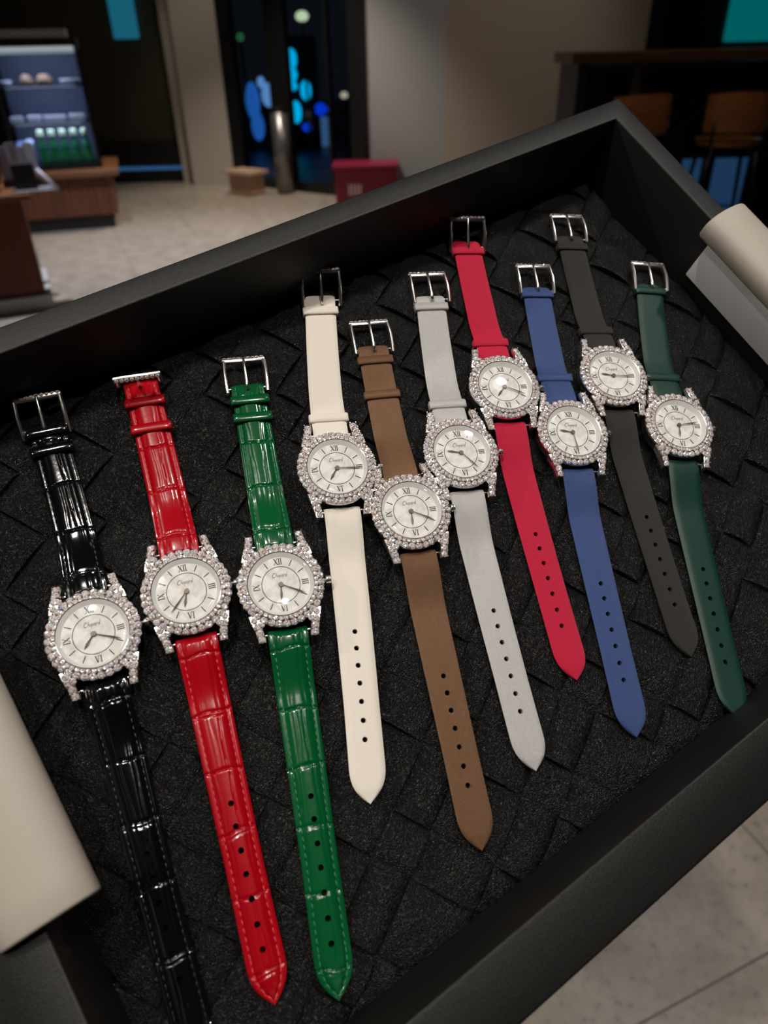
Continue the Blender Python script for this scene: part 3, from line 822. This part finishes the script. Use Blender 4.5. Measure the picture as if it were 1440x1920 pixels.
def strokes(lines, width, z0, z1, tf):
    """flat ribbons with thickness along polylines; tf maps (x,y)->(x,y)"""
    bm = bmesh.new()
    for ln in lines:
        wd = width
        if isinstance(ln, tuple): wd, ln = ln
        P = [Vector(tf(*p)) for p in ln]
        L_, R_ = [], []
        for i, p in enumerate(P):
            d = (P[min(i + 1, len(P) - 1)] - P[max(i - 1, 0)])
            if d.length < 1e-6: d = Vector((1, 0))
            d.normalize(); n = Vector((-d.y, d.x)) * wd / 2
            L_.append(p + n); R_.append(p - n)
        lo = [(bm.verts.new((*a, z0)), bm.verts.new((*b_, z0))) for a, b_ in zip(L_, R_)]
        hi = [(bm.verts.new((*a, z1)), bm.verts.new((*b_, z1))) for a, b_ in zip(L_, R_)]
        for i in range(len(P) - 1):
            bm.faces.new((hi[i][0], hi[i][1], hi[i + 1][1], hi[i + 1][0]))
            bm.faces.new((lo[i][0], hi[i][0], hi[i + 1][0], lo[i + 1][0]))
            bm.faces.new((hi[i][1], lo[i][1], lo[i + 1][1], hi[i + 1][1]))
    return bm


def loop(cx, cy, rx=0.3, ry=0.5, n=12, a0=0):
    return [(cx + rx * math.cos(a0 + 2 * PI * k / n), cy + ry * math.sin(a0 + 2 * PI * k / n)) for k in range(n + 1)]


SCRIPT = [(0.20, [(1.62, 1.62), (1.5, 2.0), (1.15, 2.05), (0.62, 1.6), (0.35, 0.9), (0.5, 0.2), (0.95, -0.05), (1.45, 0.25)]),
          [(1.9, 0.0), (2.3, 2.1)], [(2.0, 0.5), (2.35, 1.0), (2.6, 0.85), (2.5, 0.1), (2.8, 0.2)],
          loop(3.1, 0.5), [(3.4, 0.6), (3.65, 0.9)], [(3.45, -0.9), (3.85, 1.05)], loop(4.0, 0.5), loop(4.75, 0.48), [(5.1, 1.0), (5.05, 0.1), (5.3, 0.1)],
          [(5.35, 0.0), (5.5, 1.0)], [(5.45, 0.6), (5.75, 1.0), (5.95, 0.9)], loop(6.4, 0.48), [(7.1, 2.25), (6.75, 0.1), (7.05, 0.1)]]


def numeral(txt):
    """strokes with serifs, height 2 (-1..1), centred"""
    wd = {'I': 0.62, 'V': 1.5, 'X': 1.45}
    tot = sum(wd[c] for c in txt); x = -tot / 2; out = []
    for c in txt:
        w2 = wd[c]; cx = x + w2 / 2
        if c == 'I':
            out += [(0.27, [(cx, -1), (cx, 1)])]; sr = [cx]
        elif c == 'V':
            out += [(0.30, [(cx - 0.48, 1), (cx, -1)]), (0.13, [(cx + 0.48, 1), (cx, -1)])]; sr = None
            out += [(0.10, [(cx - 0.75, 1), (cx - 0.22, 1)]), (0.10, [(cx + 0.25, 1), (cx + 0.72, 1)])]
        else:
            out += [(0.30, [(cx - 0.5, 1), (cx + 0.5, -1)]), (0.13, [(cx + 0.5, 1), (cx - 0.5, -1)])]; sr = None
            for yy in (-1, 1): out += [(0.10, [(cx - 0.75, yy), (cx - 0.25, yy)]), (0.10, [(cx + 0.25, yy), (cx + 0.75, yy)])]
        if sr:
            for yy in (-1, 1): out += [(0.10, [(cx - 0.28, yy), (cx + 0.28, yy)])]
        x += w2
    return out


def shared(name, bm, material):
    bmesh.ops.recalc_face_normals(bm, faces=bm.faces)
    me = bpy.data.meshes.new(name); bm.to_mesh(me); bm.free(); me.materials.append(material); return me


NUM = {}
for t_, hr in (('XII', 0), ('III', 3), ('VI', 6), ('IX', 9)):
    a = -hr * PI / 6                                        # clockwise
    rr = 9.95
    cx, cy = rr * math.sin(-a), rr * math.cos(a)
    rot = a if hr != 6 else 0.0
    ca, sa = math.cos(rot), math.sin(rot)
    NUM[t_] = shared('numeral', strokes([(w_ * 1.25, [(x * 1.0, y) for x, y in l]) for w_, l in numeral(t_)], 0.2, 0.0, 0.10,
                                        lambda x, y, cx=cx, cy=cy, ca=ca, sa=sa: (cx + (x * ca - y * sa) * 1.28, cy + (x * sa + y * ca) * 1.28)), M['ink'])
MARK = {}
for hr in (1, 2, 4, 5, 7, 8, 10, 11):
    a = hr * PI / 6
    MARK[hr] = shared('hour_marker', strokes([[(8.6 * math.sin(a), 8.6 * math.cos(a)), (11.4 * math.sin(a), 11.4 * math.cos(a))]], 0.32, 0.0, 0.14, lambda x, y: (x, y)), M['ink'])
bm = bmesh.new()
vs, fs = lathe([(7.58, 0.0), (7.58, 0.07), (7.84, 0.07), (7.84, 0.0)], 96)
bv = [bm.verts.new(v) for v in vs]
for f in fs: bm.faces.new([bv[i] for i in f])
RING = shared('chapter_ring', bm, M['ink'])
SCR = shared('dial_lettering', strokes(SCRIPT, 0.125, 0.0, 0.05, lambda x, y: ((x - 3.75 + 0.15 * y) * 0.90, 3.3 + y * 0.90)), M['ink'])


def hand_mesh(name, length, wmax, wpos, z):
    bm = bmesh.new()
    prof = [(-1.2, 0.32), (0.0, 0.3), (length * wpos * 0.5, 0.28 + wmax * 0.2), (length * wpos, wmax), (length * (wpos + 1) / 2, wmax * 0.6), (length, 0.10)]
    up_, lo_ = [], []
    top = [(bm.verts.new((-w_ / 1, y, z)), bm.verts.new((0, y, z + 0.12)), bm.verts.new((w_, y, z))) for y, w_ in [(p[0], p[1] / 2) for p in prof]]
    for a_, b_ in zip(top[:-1], top[1:]):
        bm.faces.new((a_[0], a_[1], b_[1], b_[0])); bm.faces.new((a_[1], a_[2], b_[2], b_[1])); bm.faces.new((a_[0], b_[0], b_[2], a_[2]))
    return shared(name, bm, M['hand'])


HH = hand_mesh('hour_hand', 6.6, 1.1, 0.66, 0.55)
MH = hand_mesh('minute_hand', 10.3, 0.72, 0.72, 0.85)
bm = bmesh.new(); cyl(bm, (0, 0, 0.7), 1.05, 0.95, 0.7, 24); cyl(bm, (0, 0, 1.1), 0.42, 0.35, 0.2, 16)
CAP = shared('hand_hub', bm, M['hand'])
vs, fs = lathe([(0, 0.0), (13.25, 0.0)], 96)
DIAL = bpy.data.meshes.new('dial'); DIAL.from_pydata(vs, [], fs); DIAL.materials.append(M['pearl'])
vs, fs = lathe([(11.75, 0.0), (12.0, 0.12), (12.9, 1.75), (13.4, 2.2)], 96)
REH = bpy.data.meshes.new('rehaut'); REH.from_pydata(vs, [], fs); REH.materials.append(M['rehaut'])
REH.polygons.foreach_set('use_smooth', [True] * len(REH.polygons))
bm = bmesh.new()
vs, fs = lathe([(0, 2.65), (6, 2.55), (11, 2.4), (12.9, 2.25), (13.2, 2.1)], 96)
bv = [bm.verts.new(v) for v in vs]
for f in fs:
    try: bm.faces.new([bv[i] for i in f])
    except ValueError: pass
bmesh.ops.remove_doubles(bm, verts=bm.verts, dist=0.001)
for f in bm.faces: f.smooth = True
CRY = shared('crystal', bm, M['crystal'])
bm = bmesh.new()
cyl(bm, (18.3, 0, -2.2), 0.8, 0.8, 1.8, 16, Matrix.Rotation(PI / 2, 4, 'Y')); cyl(bm, (19.6, 0, -2.2), 1.7, 1.55, 1.9, 20, Matrix.Rotation(PI / 2, 4, 'Y'))
for k in range(8):
    bmesh.ops.create_icosphere(bm, subdivisions=1, radius=0.4, matrix=Matrix.Translation((19.8, 1.5 * math.cos(k * PI / 4), -2.2 + 1.5 * math.sin(k * PI / 4))))
CROWN = shared('crown', bm, M['steel'])


def part(name, me, parent, mb=None):
    o = bpy.data.objects.new(name, me); COL.objects.link(o); o.parent = parent
    if mb is not None: o.matrix_basis = mb
    return o


ZTOP, ZREST = -2.6, -6.4


def zline(y, mode):
    """height of the strap's upper face along |y|"""
    y = abs(y)
    t = min(1, max(0, (y - 20) / 24.0)); t = t * t * (3 - 2 * t)
    z = ZTOP + (ZREST - ZTOP) * t
    if mode == 'up': z += 0.6 * min(1, max(0, (y - 70) / 25))
    return z


def strap_mesh(name, mode, y1, off, w0, w1, croc, material, seed, holes=()):
    rnd = random.Random(seed)
    sgn = 1 if mode == 'up' else -1
    y0 = 15.6 if mode == 'up' else 17.6
    T = 2.5 if croc else 2.0
    NS = 28 if croc else 14
    NY = int((y1 - y0) / (0.45 if croc else 1.0))
    # crocodile plates
    cr = []
    if croc:
        y = 25.3
        while y < y1 - 5:
            cr.append((y, rnd.uniform(-0.7, 0.7), rnd.uniform(0, 6), rnd.choice((0.9, 1.6, 0.0)))); y += rnd.uniform(21, 24)
    def cx(y):
        t = max(0, (y - 22) / (y1 - 22)); return off * t ** 1.35
    vs = []; ncol = NS + 1
    rows = []
    for i in range(NY + 1):
        y = y0 + (y1 - y0) * i / NY
        wd = w0 + (w1 - w0) * min(1, (y - y0) / 85)
        if mode == 'low':
            d = y1 - y
            if d < 14.5: wd *= max(0.004, 1 - (1 - d / 14.5) ** 2.8)
        else:
            d = y1 - y
            if d < 1.2: wd -= (1.2 - d) * 0.8
        xc = cx(y); hw = wd / 2
        row = []
        for k in range(ncol):
            s = -1 + 2 * k / NS
            x = s * hw
            ez = 1 - abs(s) ** 8
            z = zline(y, mode) - 0.7 * (1 - ez)
            if mode == 'up':
                z -= 0.4 * max(0, 1 - (y1 - y) / 1.5)
            else:
                z -= 0.5 * max(0, 1 - (y1 - y) / 5)
            z -= 0.5 * max(0, 1 - (y - y0) / 1.6)
            if croc:
                inner = max(0.0, 1 - abs(x) / max(0.5, hw - 2.3))
                fade = min(1, max(0, (y1 - y) / 8)) * min(1, (y - y0) / 3)
                z += 1.25 * fade * (1 - (1 - inner) ** 3.0) - 0.12
                z -= 0.35 * math.exp(-((abs(x) - (hw - 1.9)) / 0.42) ** 2)          # stitch channel
                for (yk, tilt, ph, dbl) in cr:
                    yy = yk + tilt * s + 0.35 * math.sin(s * 4 + ph)
                    z -= 0.55 * math.exp(-((y - yy) / 0.38) ** 2)
                    if dbl: z -= 0.32 * math.exp(-((y - yy - dbl) / 0.32) ** 2) * (1 if abs(s) < 0.6 else 0.2)
                seg = sum(1 for c in cr if y > c[0])
                ph = seg * 2.1 + seed
                lx = 2.3 + 0.9 * math.sin(ph) + 0.35 * math.sin(y * 0.22 + ph)
                z -= 0.30 * math.exp(-((x - lx) / 0.34) ** 2) + 0.22 * math.exp(-((x + lx + 1.2 * math.cos(ph)) / 0.36) ** 2)
            row.append((xc + x, sgn * y, z))
        zb = zline(y, mode) - T
        row2 = [(xc + hw * 0.97, sgn * y, zb + 0.5), (xc + hw * 0.8, sgn * y, zb), (xc - hw * 0.8, sgn * y, zb), (xc - hw * 0.97, sgn * y, zb + 0.5)]
        rows.append(row + row2)
    n = len(rows[0])
    verts = [v for r_ in rows for v in r_]; faces = []
    for i in range(NY):
        for k in range(n):
            l = (k + 1) % n
            q = (i * n + k, i * n + l, (i + 1) * n + l, (i + 1) * n + k)
            faces.append(q if sgn > 0 else q[::-1])
    f0 = tuple(range(n)); f1 = tuple(NY * n + k for k in range(n))
    faces.append(f0[::-1] if sgn > 0 else f0); faces.append(f1 if sgn > 0 else f1[::-1])
    me = bpy.data.meshes.new(name); me.from_pydata(verts, [], faces); me.materials.append(material)
    bm = bmesh.new(); bm.from_mesh(me); bmesh.ops.recalc_face_normals(bm, faces=bm.faces)
    bm.to_mesh(me); bm.free()
    if holes:
        o = bpy.data.objects.new(name, me); COL.objects.link(o)
        cb = bmesh.new()
        for y in holes:
            cyl(cb, (cx(y), sgn * y, -6), 1.05, 1.05, 12, 20)
        cm = bpy.data.meshes.new('c'); cb.to_mesh(cm); cb.free()
        co = bpy.data.objects.new('c', cm); COL.objects.link(co)
        md = o.modifiers.new('b', 'BOOLEAN'); md.operation = 'DIFFERENCE'; md.object = co; md.solver = 'EXACT'
        dg = bpy.context.evaluated_depsgraph_get(); dg.update()
        me2 = bpy.data.meshes.new_from_object(o.evaluated_get(dg))
        bpy.data.objects.remove(o); bpy.data.objects.remove(co)
        me = me2; me.name = name
        if not me.materials: me.materials.append(material)
    me.polygons.foreach_set('use_smooth', [True] * len(me.polygons))
    bm = bmesh.new(); bm.from_mesh(me)
    for e_ in bm.edges:
        if len(e_.link_faces) == 2 and e_.calc_face_angle(0) > math.radians(50): e_.smooth = False
    bm.to_mesh(me); bm.free()
    return me, cx


def stitch_mesh(mode, y1, cx, w0, w1, material):
    bm = bmesh.new(); sgn = 1 if mode == 'up' else -1
    y = 21.0
    end = y1 - (1.5 if mode == 'up' else 15)
    def put(x, y, z, ang_):
        bmesh.ops.create_uvsphere(bm, u_segments=8, v_segments=6, radius=0.5, matrix=Matrix.Translation((x, sgn * y, z)) @ Matrix.Rotation(ang_, 4, 'Z') @ Matrix.Diagonal((0.5, 2.0, 0.45, 1)))
    while y < end:
        wd = w0 + (w1 - w0) * min(1, (y - 17) / 85)
        for s in (-1, 1):
            put(cx(y) + s * (wd / 2 - 1.9), y, zline(y, mode) - 0.28, 0.12)
        y += 2.75
    if mode == 'low':
        for k in range(6):
            d = 14.5 - k * 2.35
            if d < 2.6: break
            wd = w1 * (1 - (1 - d / 14.5) ** 2.8); yy = y1 - d
            sl = w1 * 2.8 * (1 - d / 14.5) ** 1.8 / 14.5 / 2
            for s in (-1, 1): put(cx(yy) + s * max(0.4, wd / 2 - 1.9), yy, zline(yy, mode) - 0.25, -sgn * s * -math.atan(sl))
    return shared('stitching', bm, material)


def keeper_mesh(name, y, w_, zt, zb, x, material, wid=4.3, tall=1.5):
    bm = bmesh.new()
    ow, oh = w_ / 2 + 1.35, (zt - zb) / 2 + tall
    zc = (zt + zb) / 2 + 0.15
    N = 40; loops = []
    def sq(t, a_, b_, p=0.28):
        c_, s_ = math.cos(t), math.sin(t)
        return (a_ * math.copysign(abs(c_) ** p, c_), b_ * math.copysign(abs(s_) ** p, s_))
    prof = [(0.0, -wid / 2 + 0.4), (0.0, wid / 2 - 0.4), (-0.4, wid / 2), (-0.95, wid / 2), (-0.95, -wid / 2), (-0.4, -wid / 2)]
    for k in range(N):
        t = 2 * PI * k / N
        ring = []
        for (d, yy) in prof:
            px, pz = sq(t, ow + d, oh + d)
            ring.append(bm.verts.new((x + px, y + yy, zc + pz)))
        loops.append(ring)
    for k in range(N):
        l = (k + 1) % N
        for j in range(len(prof)):
            m_ = (j + 1) % len(prof)
            bm.faces.new((loops[k][j], loops[l][j], loops[l][m_], loops[k][m_]))
    for f in bm.faces: f.smooth = True
    me = shared(name, bm, material)
    bm = bmesh.new(); bm.from_mesh(me)
    for e_ in bm.edges:
        if e_.calc_face_angle(0) > math.radians(50): e_.smooth = False
    bm.to_mesh(me); bm.free()
    return me


def buckle(parent, x, y, tilt, zt, rnd, arm, pin=None):
    """pin buckle: pave bar, two arms, hidden pin; origin at the pin"""
    piv = arm - 3.0
    e = bpy.data.objects.new('buckle', None)
    bm = bmesh.new()
    box(bm, (0, piv, 0.0), (20.4, 2.7, 2.4), None, 0.8)
    for s in (-1, 1):
        # arms: slightly bowed bars with an upper ridge
        pts = [(-3.0, -1.0), (2.0, 0.3), (piv * 0.5, 0.9), (piv - 0.5, 0.4)]
        rings = []
        for (yy, zz) in pts:
            xx = s * (9.2 + 0.25 * math.sin((yy + 3) / (piv + 3) * PI))
            rings.append([bm.verts.new((xx + dx * 0.85, yy, zz + dz * 1.1)) for dx, dz in ((-1, -1), (1, -1), (1, 0.5), (0.3, 1), (-0.3, 1), (-1, 0.5))])
        for a_, b_ in zip(rings[:-1], rings[1:]):
            for k in range(6):
                bm.faces.new((a_[k], a_[(k + 1) % 6], b_[(k + 1) % 6], b_[k]))
        bm.faces.new(rings[0]); bm.faces.new(rings[-1])
    cyl(bm, (0, 0, -2.2), 0.5, 0.5, 17.6, 12, Matrix.Rotation(PI / 2, 4, 'Y'))
    b_ = autosmooth(bm_obj('buckle', bm, M['steel'], parent), 40)
    b_.matrix_basis = Matrix.Translation((x, (y - piv) if pin is None else pin, zt)) @ Matrix.Rotation(tilt, 4, 'X')
    bm = bmesh.new()
    path = [(-2.2, 0.75, 0.85), (1.0, 1.1, 0.9), (piv * 0.55, 1.4, 0.75), (piv + 0.2, 1.7, 0.65), (piv + 0.9, 1.3, 0.6)]
    rings = []
    for (yy, zz, r_) in path:
        rings.append([bm.verts.new((r_ * math.cos(k * PI / 4), yy, zz + r_ * 0.8 * math.sin(k * PI / 4))) for k in range(8)])
    for a_, c_ in zip(rings[:-1], rings[1:]):
        for k in range(8): bm.faces.new((a_[k], a_[(k + 1) % 8], c_[(k + 1) % 8], c_[k]))
    bm.faces.new(rings[0]); bm.faces.new(rings[-1])
    t_ = bm_obj('tongue', bm, M['steel'], b_)
    sp = [(-8.6 + 2.15 * k, piv + 0.95, 0.95, 1.02, -0.85, 0) for k in range(9)]
    diamonds(b_, sp, rnd)
    return b_


def watch(idx, x, y, th, sp):
    mw = TRAY @ Matrix.Translation((x, y, 0)) @ Matrix.Rotation(th, 4, 'Z')
    e = empty('wristwatch', mw, sp['label'], 'watch', 'diamond-set wristwatches laid out in the tray')
    rnd = random.Random(100 + idx)
    croc = sp['croc']; mt = M[sp['mat']]
    cs = part('case', _cs, e)
    part('crown', CROWN, cs)
    bz = part('bezel', _bz, e)
    diamonds(bz, STONES, rnd)
    dl = part('dial', DIAL, e)
    for k in NUM: part('numeral', NUM[k], dl)
    for k in MARK: part('hour_marker', MARK[k], dl)
    part('chapter_ring', RING, dl); part('dial_lettering', SCR, dl); part('rehaut', REH, dl)
    part('hour_hand', HH, e, Matrix.Rotation(-math.radians(sp['hr']), 4, 'Z'))
    part('minute_hand', MH, e, Matrix.Rotation(-math.radians(sp['mn']), 4, 'Z'))
    part('hand_hub', CAP, e)
    part('crystal', CRY, e)
    w_up = (16.0, 15.0); w_lo = (16.2, 13.4) if croc else (16.0, 14.2)
    # lower strap
    yt = sp['ty']
    hl = [81.3, 89.3, 97.6, 105.6, 113.8, 122.0, 129.9] if croc else [71.9, 78.8, 85.8, 92.9, 100.1, 107.4, 114.6]
    if not croc: hl = [h + yt - 138 for h in hl]
    me, cx = strap_mesh('strap_lower', 'low', yt, sp['tx'], *w_lo, croc, mt, 11 + idx, hl)
    lo = part('strap_lower', me, e)
    if croc: part('stitching', stitch_mesh('low', yt, cx, *w_lo, M[sp['thread']]), lo)
    arm = sp.get('arm', 17.0)
    yb = sp['by']; ys = sp.get('ys', yb - 12.6)
    me, cx = strap_mesh('strap_upper', 'up', ys, sp['bx'] * 0.93, *w_up, croc, mt, 31 + idx)
    us_ = part('strap_upper', me, e)
    if croc: part('stitching', stitch_mesh('up', ys, cx, *w_up, M[sp['thread']]), us_)
    # folded layer under the keepers, back to the buckle pin
    for q, ky in enumerate(sp['keep']):
        kw = 15.0 + (0.6 if ky < 50 else 0)
        zt = zline(ky, 'up') + (1.1 if croc else 0.0)
        part('keeper_loop', keeper_mesh('keeper_loop', ky, kw, zt, zline(ky, 'up') - 2.3, cx(ky), mt, 4.4, 1.0), e)
    buckle(e, sp['bx'], yb, math.radians(sp.get('tilt', 0)), zline(95, 'up') + 0.6, rnd, arm, sp.get('pin'))
    return e


WS = [
    (-113.47, -54.2, 0.30, dict(croc=1, mat='croc_black', thread='thread_black', bx=-3.9, by=112.0, tx=5.6, ty=147, hr=221, mn=116, keep=(94.3, 85.2), tilt=20, pin=95.5, ys=99.5,
                                label='wristwatch on a glossy black crocodile strap, beside the left cream handle')),
    (-80.39, -36.9, 0.252, dict(croc=1, mat='croc_red', thread='thread_red', bx=-3.0, by=108.5, tx=2.2, ty=147.3, hr=196, mn=224, keep=(92.4, 79.0), tilt=112, pin=102.5, ys=104.5,
                                label='wristwatch on a glossy red crocodile strap')),
    (-43.39, -33.5, 0.169, dict(croc=1, mat='croc_green', thread='thread_green', bx=-1.3, by=112.6, tx=-1.4, ty=147.5, hr=186, mn=118, keep=(90.8, 81.8),
                                label='wristwatch on a glossy bright green crocodile strap')),
    (-20.28, 20.25, 0.129, dict(croc=0, mat='white', bx=5.6, by=112.5, tx=-5.2, ty=137.8, hr=214, mn=94, keep=(89.5, 27.4), tilt=30, pin=95.5, ys=99.0,
                                label='wristwatch on a plain cream-white strap')),
    (11.90, 0.61, 0.164, dict(croc=0, mat='brown', bx=1.2, by=104.0, tx=0.1, ty=137.0, hr=185, mn=119, keep=(83.0, 63.6),
                              label='wristwatch on a metallic bronze-brown satin strap')),
    (36.52, 30.47, 0.129, dict(croc=0, mat='silver', bx=4.6, by=106.5, tx=4.5, ty=139.0, hr=283, mn=141, keep=(87.0, 28.0),
                               label='wristwatch on a silver-grey satin strap')),
    (60.77, 67.38, 0.106, dict(croc=0, mat='red', bx=0.0, by=108.5, tx=5.5, ty=140.0, hr=221, mn=115, keep=(89.0, 28.3), tilt=30, pin=91.5, ys=96.0,
                               label='wristwatch on a smooth raspberry red satin strap')),
    (92.18, 44.08, 0.077, dict(croc=0, mat='blue', bx=2.0, by=104.0, tx=0.8, ty=139.2, hr=282, mn=176, keep=(86.6, 33.8),
                               label='wristwatch on a blue satin strap')),
    (118.32, 77.71, 0.082, dict(croc=0, mat='black', bx=0.6, by=108.5, tx=5.3, ty=140.0, hr=282, mn=94, keep=(88.0, 30.2),
                                label='wristwatch on a matt black satin strap, between the blue and dark green ones')),
    (148.17, 51.01, 0.007, dict(croc=0, mat='green', bx=6.2, by=105.2, tx=2.0, ty=138.2, hr=186, mn=79, keep=(87.8, 30.3),
                                label='wristwatch on a smooth dark green leather strap, farthest right')),
]
for i, (x, y, th, sp) in enumerate(WS): watch(i, x, y, th, sp)
